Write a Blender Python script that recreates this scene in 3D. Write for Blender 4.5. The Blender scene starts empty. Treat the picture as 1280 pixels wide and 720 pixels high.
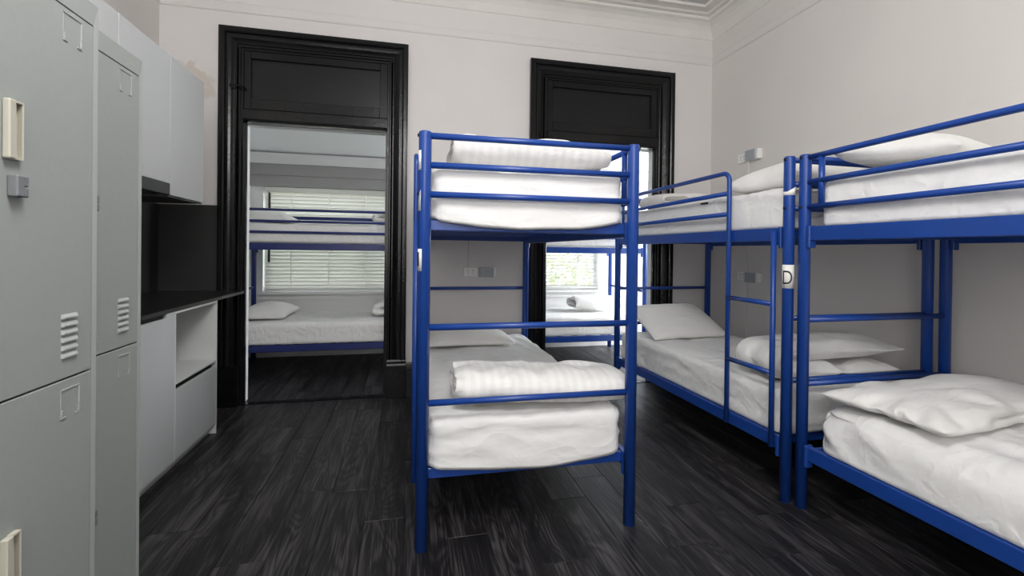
import bpy, bmesh, math, random
import numpy as np
from mathutils import Matrix, Vector

random.seed(7)
S = bpy.context.scene
COL = S.collection
R = math.radians

# ------------------------------------------------------------------ camera
cam = bpy.data.objects.new('camera', bpy.data.cameras.new('camera'))
COL.objects.link(cam)
_yaw, _pit, _rol = R(12.73), R(-0.2944), R(0.6644)
_fw = Vector((math.sin(_yaw) * math.cos(_pit), math.cos(_yaw) * math.cos(_pit), math.sin(_pit)))
_rt = Vector((math.cos(_yaw), -math.sin(_yaw), 0))
_up = _rt.cross(_fw)
_r2 = _rt * math.cos(_rol) + _up * math.sin(_rol)
_u2 = _up * math.cos(_rol) - _rt * math.sin(_rol)
cam.matrix_world = Matrix(((_r2.x, _u2.x, -_fw.x, 0), (_r2.y, _u2.y, -_fw.y, 0),
                           (_r2.z, _u2.z, -_fw.z, 1.23), (0, 0, 0, 1)))
cam.data.sensor_width = 36
cam.data.lens = 580.05 / 1280 * 36
cam.data.shift_y = -(360 - 316.895) / 1280
cam.data.clip_start = 0.02
S.camera = cam

# ------------------------------------------------------------------ world, lights, exposure
W = bpy.data.worlds.new('world'); S.world = W; W.use_nodes = True
_nt = W.node_tree
_sky = _nt.nodes.new('ShaderNodeTexSky'); _sky.sky_type = 'NISHITA'
_sky.sun_disc = False; _sky.sun_elevation = R(48); _sky.sun_rotation = R(200); _sky.dust_density = 2.0
_hs = _nt.nodes.new('ShaderNodeHueSaturation'); _hs.inputs['Saturation'].default_value = 0.25      # thin overcast
_nt.links.new(_sky.outputs[0], _hs.inputs['Color']); _nt.links.new(_hs.outputs[0], _nt.nodes['Background'].inputs[0])
_nt.nodes['Background'].inputs[1].default_value = 2.6


def area(name, loc, target, sx, sy, watts, color=(1, 1, 1)):
    l = bpy.data.lights.new(name, 'AREA'); l.shape = 'RECTANGLE'; l.size = sx; l.size_y = sy
    l.energy = watts; l.color = color
    o = bpy.data.objects.new(name, l); COL.objects.link(o)
    o.location = loc
    o.rotation_euler = (Vector(target) - Vector(loc)).to_track_quat('-Z', 'Y').to_euler()
    return o


# unseen area light added before the closed rear wall, as daylight from behind
area('window_light', (0.3, -2.25, 1.95), (0.9, 3.0, 1.5), 3.6, 1.9, 98, (1.0, 0.99, 0.985))
# point light added out of view to brighten the walls from above
_l = bpy.data.lights.new('pendant_lamp_light', 'POINT'); _l.energy = 106; _l.shadow_soft_size = 0.38; _l.color = (1.0, 0.985, 0.975)
_o = bpy.data.objects.new('pendant_lamp_light', _l); COL.objects.link(_o); _o.location = (0.15, 0.45, 2.80)
# area light added inside the solid veranda end wall to brighten the beds
area('veranda_window_light', (4.45, 4.95, 1.5), (0, 4.95, 1.2), 1.3, 1.5, 170, (0.92, 0.965, 1.0))

S.view_settings.view_transform = 'Standard'
S.view_settings.look = 'None'
S.view_settings.gamma = 1.0
S.view_settings.use_curve_mapping = False
S.view_settings.exposure = 0.2

# ------------------------------------------------------------------ materials
MATS = {}


def mat(name, color, rough=0.6, metal=0.0, noise=0.0, nscale=8.0, bump=0.0, bscale=60.0, spec=0.5, coat=0.0):
    m = bpy.data.materials.new(name); m.use_nodes = True
    nt = m.node_tree; b = nt.nodes['Principled BSDF']
    b.inputs['Base Color'].default_value = (*color, 1)
    b.inputs['Roughness'].default_value = rough
    b.inputs['Metallic'].default_value = metal
    b.inputs['Specular IOR Level'].default_value = spec
    b.inputs['Coat Weight'].default_value = coat
    tc = nt.nodes.new('ShaderNodeTexCoord')
    if noise > 0:
        n = nt.nodes.new('ShaderNodeTexNoise'); n.inputs['Scale'].default_value = nscale
        n.inputs['Detail'].default_value = 5
        nt.links.new(tc.outputs['Object'], n.inputs['Vector'])
        r = nt.nodes.new('ShaderNodeValToRGB')
        r.color_ramp.elements[0].position = 0.3; r.color_ramp.elements[1].position = 0.7
        r.color_ramp.elements[0].color = (*[max(0, c * (1 - noise)) for c in color], 1)
        r.color_ramp.elements[1].color = (*[min(1, c * (1 + noise)) for c in color], 1)
        nt.links.new(n.outputs[0], r.inputs[0]); nt.links.new(r.outputs[0], b.inputs['Base Color'])
    if bump > 0:
        n2 = nt.nodes.new('ShaderNodeTexNoise'); n2.inputs['Scale'].default_value = bscale
        n2.inputs['Detail'].default_value = 4
        nt.links.new(tc.outputs['Object'], n2.inputs['Vector'])
        bp = nt.nodes.new('ShaderNodeBump'); bp.inputs['Strength'].default_value = bump
        bp.inputs['Distance'].default_value = 0.01
        nt.links.new(n2.outputs[0], bp.inputs['Height']); nt.links.new(bp.outputs[0], b.inputs['Normal'])
    MATS[name] = m
    return m


mat('wall_paint', (0.70, 0.672, 0.660), 0.75, noise=0.02, nscale=2.0, bump=0.06, bscale=40)
mat('wall_side_paint', (0.70, 0.672, 0.645), 0.75, noise=0.02, nscale=2.0, bump=0.06, bscale=50)
mat('cornice_paint', (0.74, 0.72, 0.68), 0.7, noise=0.03, nscale=5, bump=0.05)
mat('ceiling_paint', (0.55, 0.555, 0.55), 0.75, noise=0.02, nscale=2)
mat('veranda_paint', (0.66, 0.66, 0.65), 0.6, noise=0.02, nscale=3)
mat('veranda_beam', (0.29, 0.285, 0.28), 0.7, noise=0.03, nscale=3)
mat('veranda_ceiling', (0.70, 0.71, 0.72), 0.7)
mat('black_gloss', (0.006, 0.006, 0.0068), 0.2, noise=0.25, nscale=9, bump=0.14, bscale=45, spec=0.28)
mat('black_panel', (0.008, 0.008, 0.009), 0.3, noise=0.25, nscale=2.5, bump=0.05, bscale=8, spec=0.28)
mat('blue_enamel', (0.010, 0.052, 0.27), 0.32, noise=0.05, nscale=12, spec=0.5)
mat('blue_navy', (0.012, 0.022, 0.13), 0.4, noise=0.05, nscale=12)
mat('steel', (0.55, 0.55, 0.56), 0.35, metal=0.9)
mat('locker_grey', (0.325, 0.345, 0.33), 0.48, noise=0.015, nscale=60, bump=0.02, bscale=300)
mat('locker_rim', (0.40, 0.425, 0.41), 0.45)
mat('cream_plastic', (0.50, 0.48, 0.40), 0.45)
mat('lock_grey', (0.22, 0.235, 0.245), 0.4, metal=0.3)
mat('cabinet_white', (0.59, 0.605, 0.605), 0.42)
mat('cabinet_inside', (0.74, 0.745, 0.73), 0.5)
mat('counter_black', (0.013, 0.0125, 0.013), 0.28, noise=0.3, nscale=90)
mat('splash_black', (0.020, 0.019, 0.019), 0.5, noise=0.1, nscale=3)
mat('gap_black', (0.004, 0.004, 0.004), 0.8)
mat('hood_grey', (0.05, 0.05, 0.053), 0.35, metal=0.2)
mat('white_plastic', (0.84, 0.84, 0.82), 0.4)
mat('grey_plastic', (0.36, 0.39, 0.42), 0.35)
mat('sticker_white', (0.80, 0.79, 0.75), 0.6)
mat('ink', (0.01, 0.01, 0.012), 0.6)
mat('blind_white', (0.74, 0.735, 0.71), 0.5)
def _translucent(name, k):
    m = MATS[name]; nt = m.node_tree; b = nt.nodes['Principled BSDF']; out = nt.nodes['Material Output']
    t = nt.nodes.new('ShaderNodeBsdfTranslucent'); t.inputs['Color'].default_value = b.inputs['Base Color'].default_value
    x = nt.nodes.new('ShaderNodeMixShader'); x.inputs[0].default_value = k
    nt.links.new(b.outputs[0], x.inputs[1]); nt.links.new(t.outputs[0], x.inputs[2]); nt.links.new(x.outputs[0], out.inputs[0])


_translucent('blind_white', 0.33)
mat('dark_cord', (0.02, 0.02, 0.02), 0.7)
mat('grass', (0.20, 0.22, 0.15), 0.9, noise=0.3, nscale=3)
mat('leaf', (0.60, 0.64, 0.40), 0.7, noise=0.4, nscale=4)
mat('bark', (0.10, 0.07, 0.05), 0.9, noise=0.3, nscale=6)
mat('skirting_black', (0.011, 0.011, 0.012), 0.35, noise=0.2, nscale=9, bump=0.08, bscale=40)


def glass():
    m = bpy.data.materials.new('window_glass'); m.use_nodes = True; nt = m.node_tree
    nt.nodes.remove(nt.nodes['Principled BSDF'])
    t = nt.nodes.new('ShaderNodeBsdfTransparent'); t.inputs[0].default_value = (0.95, 0.97, 0.96, 1)
    g = nt.nodes.new('ShaderNodeBsdfGlossy'); g.inputs['Roughness'].default_value = 0.02
    x = nt.nodes.new('ShaderNodeMixShader'); x.inputs[0].default_value = 0.06
    nt.links.new(t.outputs[0], x.inputs[1]); nt.links.new(g.outputs[0], x.inputs[2]); nt.links.new(x.outputs[0], nt.nodes['Material Output'].inputs[0])
    MATS['window_glass'] = m


glass()


def fabric(name, color, stripes=False):
    m = mat(name, color, 0.85, noise=0.015, nscale=5, bump=0.0, spec=0.25)
    nt = m.node_tree; b = nt.nodes['Principled BSDF']
    b.inputs['Sheen Weight'].default_value = 0.15
    tc = nt.nodes.new('ShaderNodeTexCoord')
    n = nt.nodes.new('ShaderNodeTexNoise'); n.inputs['Scale'].default_value = 9; n.inputs['Detail'].default_value = 6
    n.inputs['Distortion'].default_value = 1.2
    nt.links.new(tc.outputs['Object'], n.inputs['Vector'])
    # creases: ridged noise at two sizes
    acc = None
    for sc, k, dist in ((5.5, 1.0, 0.9), (13.0, 0.45, 0.5)):
        q = nt.nodes.new('ShaderNodeTexNoise'); q.inputs['Scale'].default_value = sc; q.inputs['Detail'].default_value = 1.5
        q.inputs['Distortion'].default_value = dist
        mpq = nt.nodes.new('ShaderNodeMapping'); mpq.inputs['Rotation'].default_value = (0.3, 0.2, 0.5); mpq.inputs['Scale'].default_value = (0.6, 1.3, 1.2)
        nt.links.new(tc.outputs['Object'], mpq.inputs['Vector']); nt.links.new(mpq.outputs[0], q.inputs['Vector'])
        a1 = nt.nodes.new('ShaderNodeMath'); a1.operation = 'SUBTRACT'; a1.inputs[1].default_value = 0.5; nt.links.new(q.outputs[0], a1.inputs[0])
        a2 = nt.nodes.new('ShaderNodeMath'); a2.operation = 'ABSOLUTE'; nt.links.new(a1.outputs[0], a2.inputs[0])
        a3 = nt.nodes.new('ShaderNodeMath'); a3.operation = 'MULTIPLY'; a3.inputs[1].default_value = -3.0 * k; nt.links.new(a2.outputs[0], a3.inputs[0])
        if acc is None: acc = a3.outputs[0]
        else:
            a4 = nt.nodes.new('ShaderNodeMath'); a4.operation = 'ADD'; nt.links.new(acc, a4.inputs[0]); nt.links.new(a3.outputs[0], a4.inputs[1]); acc = a4.outputs[0]
    bp = nt.nodes.new('ShaderNodeBump'); bp.inputs['Strength'].default_value = 0.36; bp.inputs['Distance'].default_value = 0.012
    nt.links.new(acc, bp.inputs['Height']); nt.links.new(bp.outputs[0], b.inputs['Normal'])
    if stripes:
        w = nt.nodes.new('ShaderNodeTexWave'); w.bands_direction = 'Y'; w.inputs['Scale'].default_value = 7.5
        nt.links.new(tc.outputs['Object'], w.inputs['Vector'])
        r = nt.nodes.new('ShaderNodeValToRGB')
        r.color_ramp.elements[0].position = 0.42; r.color_ramp.elements[1].position = 0.58
        r.color_ramp.elements[0].color = (*[c * 0.95 for c in color], 1); r.color_ramp.elements[1].color = (*color, 1)
        nt.links.new(w.outputs[1], r.inputs[0]); nt.links.new(r.outputs[0], b.inputs['Base Color'])
    return m


fabric('sheet_white', (0.80, 0.795, 0.78))
fabric('pillow_white', (0.80, 0.79, 0.765))
fabric('duvet_white', (0.82, 0.81, 0.785), stripes=True)


def wood_mat():
    m = bpy.data.materials.new('floor_vinyl'); m.use_nodes = True
    nt = m.node_tree; b = nt.nodes['Principled BSDF']; L = nt.links.new; N = nt.nodes.new
    tc = N('ShaderNodeTexCoord'); oi = N('ShaderNodeObjectInfo')
    off = N('ShaderNodeVectorMath'); off.operation = 'SCALE'; off.inputs[0].default_value = (37.0, 91.0, 13.0)
    L(oi.outputs['Random'], off.inputs['Scale'])
    add = N('ShaderNodeVectorMath'); L(tc.outputs['Object'], add.inputs[0]); L(off.outputs[0], add.inputs[1])
    mp = N('ShaderNodeMapping'); mp.inputs['Scale'].default_value = (1.0, 0.13, 1.0); L(add.outputs[0], mp.inputs['Vector'])
    # cathedral figure: contour lines of a stretched noise field
    n1 = N('ShaderNodeTexNoise'); n1.inputs['Scale'].default_value = 7.0; n1.inputs['Detail'].default_value = 2.0
    n1.inputs['Distortion'].default_value = 0.7; L(mp.outputs[0], n1.inputs['Vector'])
    mul = N('ShaderNodeMath'); mul.operation = 'MULTIPLY'; mul.inputs[1].default_value = 105.0; L(n1.outputs[0], mul.inputs[0])
    sn = N('ShaderNodeMath'); sn.operation = 'SINE'; L(mul.outputs[0], sn.inputs[0])
    # fine fibres
    mp2 = N('ShaderNodeMapping'); mp2.inputs['Scale'].default_value = (1.0, 0.025, 1.0); L(add.outputs[0], mp2.inputs['Vector'])
    n2 = N('ShaderNodeTexNoise'); n2.inputs['Scale'].default_value = 150.0; n2.inputs['Detail'].default_value = 4.0
    L(mp2.outputs[0], n2.inputs['Vector'])
    # broad light and dark streaks
    mp3 = N('ShaderNodeMapping'); mp3.inputs['Scale'].default_value = (1.0, 0.10, 1.0); L(add.outputs[0], mp3.inputs['Vector'])
    n3 = N('ShaderNodeTexNoise'); n3.inputs['Scale'].default_value = 14.0; n3.inputs['Detail'].default_value = 3.0
    L(mp3.outputs[0], n3.inputs['Vector'])

    def scaled(sock, k):
        q = N('ShaderNodeMath'); q.operation = 'MULTIPLY'; q.inputs[1].default_value = k; L(sock, q.inputs[0]); return q.outputs[0]

    def plus(a, c):
        q = N('ShaderNodeMath'); q.operation = 'ADD'; L(a, q.inputs[0]); L(c, q.inputs[1]); return q.outputs[0]
    v = plus(plus(scaled(sn.outputs[0], 0.075), scaled(n2.outputs[0], 0.72)), scaled(n3.outputs[0], 0.75))
    v = plus(v, scaled(oi.outputs['Random'], 0.075))
    r = N('ShaderNodeValToRGB'); e = r.color_ramp.elements
    e[0].position = 0.47; e[0].color = (0.0045, 0.0042, 0.0052, 1)
    e[1].position = 1.14; e[1].color = (0.074, 0.069, 0.072, 1)
    x = e.new(0.755); x.color = (0.0138, 0.0126, 0.0142, 1)
    L(v, r.inputs[0]); L(r.outputs[0], b.inputs['Base Color'])
    rr = N('ShaderNodeMapRange'); rr.inputs['From Min'].default_value = 0.4; rr.inputs['From Max'].default_value = 1.0
    rr.inputs['To Min'].default_value = 0.50; rr.inputs['To Max'].default_value = 0.38
    L(v, rr.inputs['Value']); L(rr.outputs[0], b.inputs['Roughness'])
    b.inputs['Specular IOR Level'].default_value = 0.33
    bp = N('ShaderNodeBump'); bp.inputs['Strength'].default_value = 0.12; bp.inputs['Distance'].default_value = 0.004
    L(v, bp.inputs['Height']); L(bp.outputs[0], b.inputs['Normal'])
    MATS['floor_vinyl'] = m


wood_mat()


def patched_wall():
    """back wall paint with a beige filler patch left of the first door"""
    m = MATS['wall_paint']; nt = m.node_tree; b = nt.nodes['Principled BSDF']; L = nt.links.new; N = nt.nodes.new
    tc = N('ShaderNodeTexCoord'); n = N('ShaderNodeTexNoise'); n.inputs['Scale'].default_value = 7; n.inputs['Detail'].default_value = 4
    L(tc.outputs['Object'], n.inputs['Vector'])
    mx = N('ShaderNodeMixRGB'); mx.blend_type = 'LINEAR_LIGHT'; mx.inputs[0].default_value = 0.22
    L(tc.outputs['Object'], mx.inputs[1]); L(n.outputs['Color'], mx.inputs[2])
    mp = N('ShaderNodeMapping'); mp.inputs['Location'].default_value = (1.675 / 0.23, 0, -2.46 / 0.165)
    mp.inputs['Scale'].default_value = (1 / 0.23, 0, 1 / 0.165); L(mx.outputs[0], mp.inputs['Vector'])
    ln = N('ShaderNodeVectorMath'); ln.operation = 'LENGTH'; L(mp.outputs[0], ln.inputs[0])
    st = N('ShaderNodeMapRange'); st.inputs['From Min'].default_value = 0.92; st.inputs['From Max'].default_value = 1.02
    st.inputs['To Min'].default_value = 0.62; st.inputs['To Max'].default_value = 0; L(ln.outputs['Value'], st.inputs['Value'])
    old = b.inputs['Base Color'].links[0].from_socket
    m2 = N('ShaderNodeMixRGB'); L(st.outputs[0], m2.inputs[0]); L(old, m2.inputs[1]); m2.inputs[2].default_value = (0.57, 0.505, 0.42, 1)
    L(m2.outputs[0], b.inputs['Base Color'])


patched_wall()


# ------------------------------------------------------------------ mesh helpers
class MB:
    def __init__(self):
        self.v = []; self.f = []; self.sm = []

    def add(self, vs, fs, smooth=False):
        n = len(self.v); self.v += [tuple(p) for p in vs]
        for q in fs:
            self.f.append(tuple(i + n for i in q)); self.sm.append(smooth)
        return self

    def box(self, x0, x1, y0, y1, z0, z1, bev=0.0):
        if x0 > x1: x0, x1 = x1, x0
        if y0 > y1: y0, y1 = y1, y0
        if z0 > z1: z0, z1 = z1, z0
        if bev <= 0:
            vs = [(x, y, z) for z in (z0, z1) for y in (y0, y1) for x in (x0, x1)]
            fs = [(0, 2, 3, 1), (4, 5, 7, 6), (0, 1, 5, 4), (2, 6, 7, 3), (0, 4, 6, 2), (1, 3, 7, 5)]
            return self.add(vs, fs)
        bm = bmesh.new(); bmesh.ops.create_cube(bm, size=1)
        for v in bm.verts:
            v.co = Vector(((x0 + x1) / 2 + v.co.x * (x1 - x0), (y0 + y1) / 2 + v.co.y * (y1 - y0), (z0 + z1) / 2 + v.co.z * (z1 - z0)))
        bmesh.ops.bevel(bm, geom=bm.edges[:], offset=bev, segments=1, affect='EDGES', profile=0.5)
        bm.verts.index_update()
        self.add([v.co[:] for v in bm.verts], [[v.index for v in f.verts] for f in bm.faces])
        bm.free(); return self

    def tube(self, pts, r, n=14, caps=True):
        pts = [Vector(p) for p in pts]; rings = []
        t0 = (pts[1] - pts[0]).normalized()
        a = t0.orthogonal().normalized()
        for i, p in enumerate(pts):
            if i == 0: t = (pts[1] - pts[0]).normalized()
            elif i == len(pts) - 1: t = (pts[-1] - pts[-2]).normalized()
            else: t = ((pts[i] - pts[i - 1]).normalized() + (pts[i + 1] - pts[i]).normalized()).normalized()
            a = (a - t * a.dot(t)).normalized(); b = t.cross(a)
            rings.append([p + (a * math.cos(2 * math.pi * k / n) + b * math.sin(2 * math.pi * k / n)) * r for k in range(n)])
        vs = [q for rg in rings for q in rg]
        fs = [(i * n + k, i * n + (k + 1) % n, (i + 1) * n + (k + 1) % n, (i + 1) * n + k) for i in range(len(rings) - 1) for k in range(n)]
        self.add(vs, fs, True)
        if caps:
            m = len(self.v) - len(vs)
            self.f.append(tuple(m + k for k in reversed(range(n)))); self.sm.append(False)
            e = m + (len(rings) - 1) * n
            self.f.append(tuple(e + k for k in range(n))); self.sm.append(False)
        return self

    def prism(self, prof, axis, a0, a1):
        """closed 2-D profile extruded along an axis"""
        n = len(prof)

        def P(u, v, t):
            return {'x': (t, u, v), 'y': (u, t, v), 'z': (u, v, t)}[axis]
        vs = [P(u, v, a0) for u, v in prof] + [P(u, v, a1) for u, v in prof]
        fs = [(k, (k + 1) % n, n + (k + 1) % n, n + k) for k in range(n)] + [tuple(reversed(range(n))), tuple(range(n, 2 * n))]
        return self.add(vs, fs)

    def data(self, name, m):
        me = bpy.data.meshes.new(name); me.from_pydata(self.v, [], self.f)
        bm = bmesh.new(); bm.from_mesh(me); bmesh.ops.recalc_face_normals(bm, faces=bm.faces[:]); bm.to_mesh(me); bm.free()
        for p, s in zip(me.polygons, self.sm): p.use_smooth = s
        me.materials.append(MATS[m]); me.update()
        return me

    def obj(self, name, m, parent=None):
        return link(name, self.data(name, m), parent)


def link(name, me, parent=None, loc=(0, 0, 0), rot=(0, 0, 0)):
    o = bpy.data.objects.new(name, me); COL.objects.link(o)
    o.location = loc; o.rotation_euler = rot
    if parent: o.parent = parent
    return o


def tag(o, label, cat, group=None):
    o['label'] = label; o['category'] = cat
    if group: o['group'] = group
    return o


def thing(name, label, cat, loc=(0, 0, 0), rz=0, group=None):
    o = link(name, None, None, loc, (0, 0, rz)); o.empty_display_size = 0.1
    return tag(o, label, cat, group)


def struct(o, label=None):
    o['kind'] = 'structure'
    if label: o['label'] = label
    return o


def box(name, m, parent, *a, bev=0.0):
    return MB().box(*a, bev=bev).obj(name, m, parent)


# vectorised value noise
def _hash(i, j, k, s):
    h = (i * 374761393 + j * 668265263 + k * 2147483647 + s * 974711) & 0xffffffff
    h = ((h ^ (h >> 13)) * 1274126177) & 0xffffffff
    h = (h ^ (h >> 16)) & 0xffff
    return h / 32767.5 - 1.0


def vnoise(x, y, z, s=0):
    x, y, z = np.broadcast_arrays(np.asarray(x, float), np.asarray(y, float), np.asarray(z, float))
    xi, yi, zi = np.floor(x).astype(np.int64), np.floor(y).astype(np.int64), np.floor(z).astype(np.int64)
    fx, fy, fz = x - xi, y - yi, z - zi
    u, v, w = [t * t * t * (t * (t * 6 - 15) + 10) for t in (fx, fy, fz)]
    r = 0
    for a in (0, 1):
        for b in (0, 1):
            for c in (0, 1):
                r = r + _hash(xi + a, yi + b, zi + c, s) * (u if a else 1 - u) * (v if b else 1 - v) * (w if c else 1 - w)
    return r


def ridge(x, y, z, s=0):
    return 1 - 2 * np.abs(vnoise(x, y, z, s))


def sstep(a, b, x):
    t = np.clip((x - a) / (b - a), 0, 1); return t * t * (3 - 2 * t)


def grid_box(nx, ny, nz):
    """unit box surface as a shared-vertex grid: returns verts in [0,1]^3 and quads"""
    idx = {}; vs = []; fs = []

    def V(i, j, k):
        if (i, j, k) not in idx:
            idx[(i, j, k)] = len(vs); vs.append((i / nx, j / ny, k / nz))
        return idx[(i, j, k)]
    for i in range(nx):
        for j in range(ny):
            fs.append((V(i, j, 0), V(i, j + 1, 0), V(i + 1, j + 1, 0), V(i + 1, j, 0)))
            fs.append((V(i, j, nz), V(i + 1, j, nz), V(i + 1, j + 1, nz), V(i, j + 1, nz)))
    for i in range(nx):
        for k in range(nz):
            fs.append((V(i, 0, k), V(i + 1, 0, k), V(i + 1, 0, k + 1), V(i, 0, k + 1)))
            fs.append((V(i, ny, k), V(i, ny, k + 1), V(i + 1, ny, k + 1), V(i + 1, ny, k)))
    for j in range(ny):
        for k in range(nz):
            fs.append((V(0, j, k), V(0, j, k + 1), V(0, j + 1, k + 1), V(0, j + 1, k)))
            fs.append((V(nx, j, k), V(nx, j + 1, k), V(nx, j + 1, k + 1), V(nx, j, k + 1)))
    return np.array(vs), fs


def soft_obj(name, P, fs, m, parent=None):
    me = bpy.data.meshes.new(name); me.from_pydata([tuple(p) for p in P], [], fs)
    me.polygons.foreach_set('use_smooth', [True] * len(me.polygons))
    me.materials.append(MATS[m]); me.update()
    return link(name, me, parent)


# ------------------------------------------------------------------ room shell
XL, XR, YB, YV, YF, YR, ZC = -1.835, 2.885, 4.0, 4.15, 5.72, -2.3, 3.47
DX = 2.468                                          # second door is the first one moved along the wall


def planks(parent, x0, x1, y0, y1, z, seed, xo=0.712, yo=2.187, wd=0.178, ln=1.24):
    rnd = random.Random(seed); g = 0.0007
    shared = {}
    i0 = math.floor((x0 - xo) / wd); i1 = math.ceil((x1 - xo) / wd)
    for i in range(i0, i1):
        a, b = max(x0, xo + i * wd), min(x1, xo + (i + 1) * wd)
        if b - a < 0.01: continue
        st = 0 if i == 0 else rnd.random() * ln
        j0 = math.floor((y0 - yo - st) / ln)
        y = yo + st + j0 * ln
        while y < y1:
            c, d = max(y0, y), min(y1, y + ln)
            if d - c > 0.01:
                key = (round(b - a, 3), round(d - c, 3))
                if key not in shared:
                    w2, l2, bv = (b - a) / 2 - g, (d - c) / 2 - g, 0.0012
                    mb = MB()
                    mb.add([(-w2, -l2, -0.004), (w2, -l2, -0.004), (w2, l2, -0.004), (-w2, l2, -0.004),
                            (-w2, -l2, -bv), (w2, -l2, -bv), (w2, l2, -bv), (-w2, l2, -bv),
                            (-w2 + bv, -l2 + bv, 0), (w2 - bv, -l2 + bv, 0), (w2 - bv, l2 - bv, 0), (-w2 + bv, l2 - bv, 0)],
                           [(0, 1, 5, 4), (1, 2, 6, 5), (2, 3, 7, 6), (3, 0, 4, 7), (4, 5, 9, 8), (5, 6, 10, 9), (6, 7, 11, 10), (7, 4, 8, 11), (8, 9, 10, 11), (0, 3, 2, 1)])
                    shared[key] = mb.data('plank', 'floor_vinyl')
                link('plank', shared[key], parent, ((a + b) / 2, (c + d) / 2, z))
            y += ln


floor = struct(box('floor', 'gap_black', None, XL, XR, YR, YB + 0.02, -0.06, -0.004))
planks(floor, XL, XR, 0.2, YB + 0.02, 0.0, 3)
floor_b = struct(box('floor', 'gap_black', None, -1.75, 4.55, YB + 0.02, YF, -0.06, -0.004))
planks(floor_b, -1.75, 4.55, YB + 0.02, YF, 0.0, 9, yo=4.9)
# strip of plain flooring behind the camera
struct(box('floor', 'floor_vinyl', None, XL, XR, YR, 0.2, -0.004, 0.0))

wb = MB()
wb.box(XL - 0.12, -1.30, YB, YV, 0, 3.6); wb.box(-0.125, -1.30 + DX, YB, YV, 0, 3.6); wb.box(-0.125 + DX, 4.55, YB, YV, 0, 3.6)
for k in (0, 1):
    wb.box(-1.30 + DX * k, -0.125 + DX * k, YB, YV, 2.82, 3.6)
wall_back = struct(wb.obj('wall_back', 'wall_paint'))
struct(box('wall_left', 'wall_side_paint', None, XL - 0.12, XL, YR, YB, 0, 3.6))
struct(box('wall_right', 'wall_side_paint', None, XR, XR + 0.12, YR, YB, 0, 3.6))
struct(box('wall_rear', 'wall_side_paint', None, XL - 0.12, XR + 0.12, YR - 0.12, YR, 0, 3.6))
struct(box('ceiling', 'ceiling_paint', None, XL - 0.1, XR + 0.1, YR - 0.1, YB + 0.1, ZC, ZC + 0.1))


def sweep_rect(prof, name, m, x0, x1, y0, y1, closed_front=True):
    """profile (d from wall, z) swept round the inside of the room with mitred corners"""
    mb = MB(); n = len(prof); vs = []
    for d, z in prof:
        vs += [(x0 + d, y0 + d, z), (x1 - d, y0 + d, z), (x1 - d, y1 - d, z), (x0 + d, y1 - d, z)]
    fs = []
    for i in range(n):
        a, b = i * 4, ((i + 1) % n) * 4
        for k in range(4):
            fs.append((a + k, a + (k + 1) % 4, b + (k + 1) % 4, b + k))
    mb.add(vs, fs)
    return struct(mb.obj(name, m))


sweep_rect([(0, 3.055), (0.009, 3.060), (0.011, 3.070), (0.007, 3.080), (0.009, 3.112), (0.011, 3.122), (0.006, 3.134), (0, 3.138)],
           'trim_1', 'wall_paint', XL, XR, YR, YB)
sweep_rect([(0, 3.30), (0.010, 3.305), (0.022, 3.325), (0.045, 3.36), (0.08, 3.395), (0.115, 3.415), (0.14, 3.422), (0.15, 3.43), (0.15, 3.469), (0, 3.469)],
           'trim_2', 'cornice_paint', XL, XR, YR, YB)
sweep_rect([(0.1505, 3.469), (0.1505, 3.442), (0.19, 3.444), (0.205, 3.454), (0.26, 3.456), (0.268, 3.450), (0.285, 3.450), (0.295, 3.469)],
           'trim_3', 'cornice_paint', XL, XR, YR, YB)

# baseboards
bpf = [(0, 0), (0.02, 0), (0.02, 0.22), (0.028, 0.225), (0.028, 0.245), (0.012, 0.27), (0.008, 0.285), (0, 0.285)]
b = MB().prism([(YB - d, z) for d, z in bpf], 'x', -0.006, 1.047); b.prism([(YB - d, z) for d, z in bpf], 'x', 2.462, XR)
b.prism([(YB - d, z) for d, z in bpf], 'x', -1.835, -1.421)
struct(b.obj('baseboard_back', 'skirting_black'))
struct(MB().prism([(XR - d, z) for d, z in bpf], 'y', YR, YB - 0.03).obj('baseboard_right', 'skirting_black'))


# ------------------------------------------------------------------ doors (frames with transom panels)
def arch_strip(prof, path, inward):
    """mitred strip: profile (w outwards from inner edge, t off the wall) along a path of (x, z) in the wall plane"""
    mb = MB(); n = len(prof); vs = []; k = len(path)
    for (x, z), (ox, oz) in zip(path, inward):
        for w, t in prof:
            vs.append((x + ox * w, YB - t, z + oz * w))
    fs = [(i * n + a, i * n + (a + 1) % n, (i + 1) * n + (a + 1) % n, (i + 1) * n + a) for i in range(k - 1) for a in range(n)]
    fs += [tuple(range(n)), tuple((k - 1) * n + a for a in range(n))]
    return mb.add(vs, fs)


ARCH = [(0, 0), (0, 0.018), (0.006, 0.022), (0.014, 0.022), (0.018, 0.012), (0.024, 0.012), (0.028, 0.020), (0.036, 0.020), (0.040, 0.014),
        (0.052, 0.020), (0.066, 0.030), (0.082, 0.036), (0.092, 0.036), (0.094, 0.026), (0.102, 0.026), (0.106, 0.042), (0.116, 0.048),
        (0.138, 0.048), (0.144, 0.042), (0.150, 0.042), (0.150, 0)]


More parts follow.
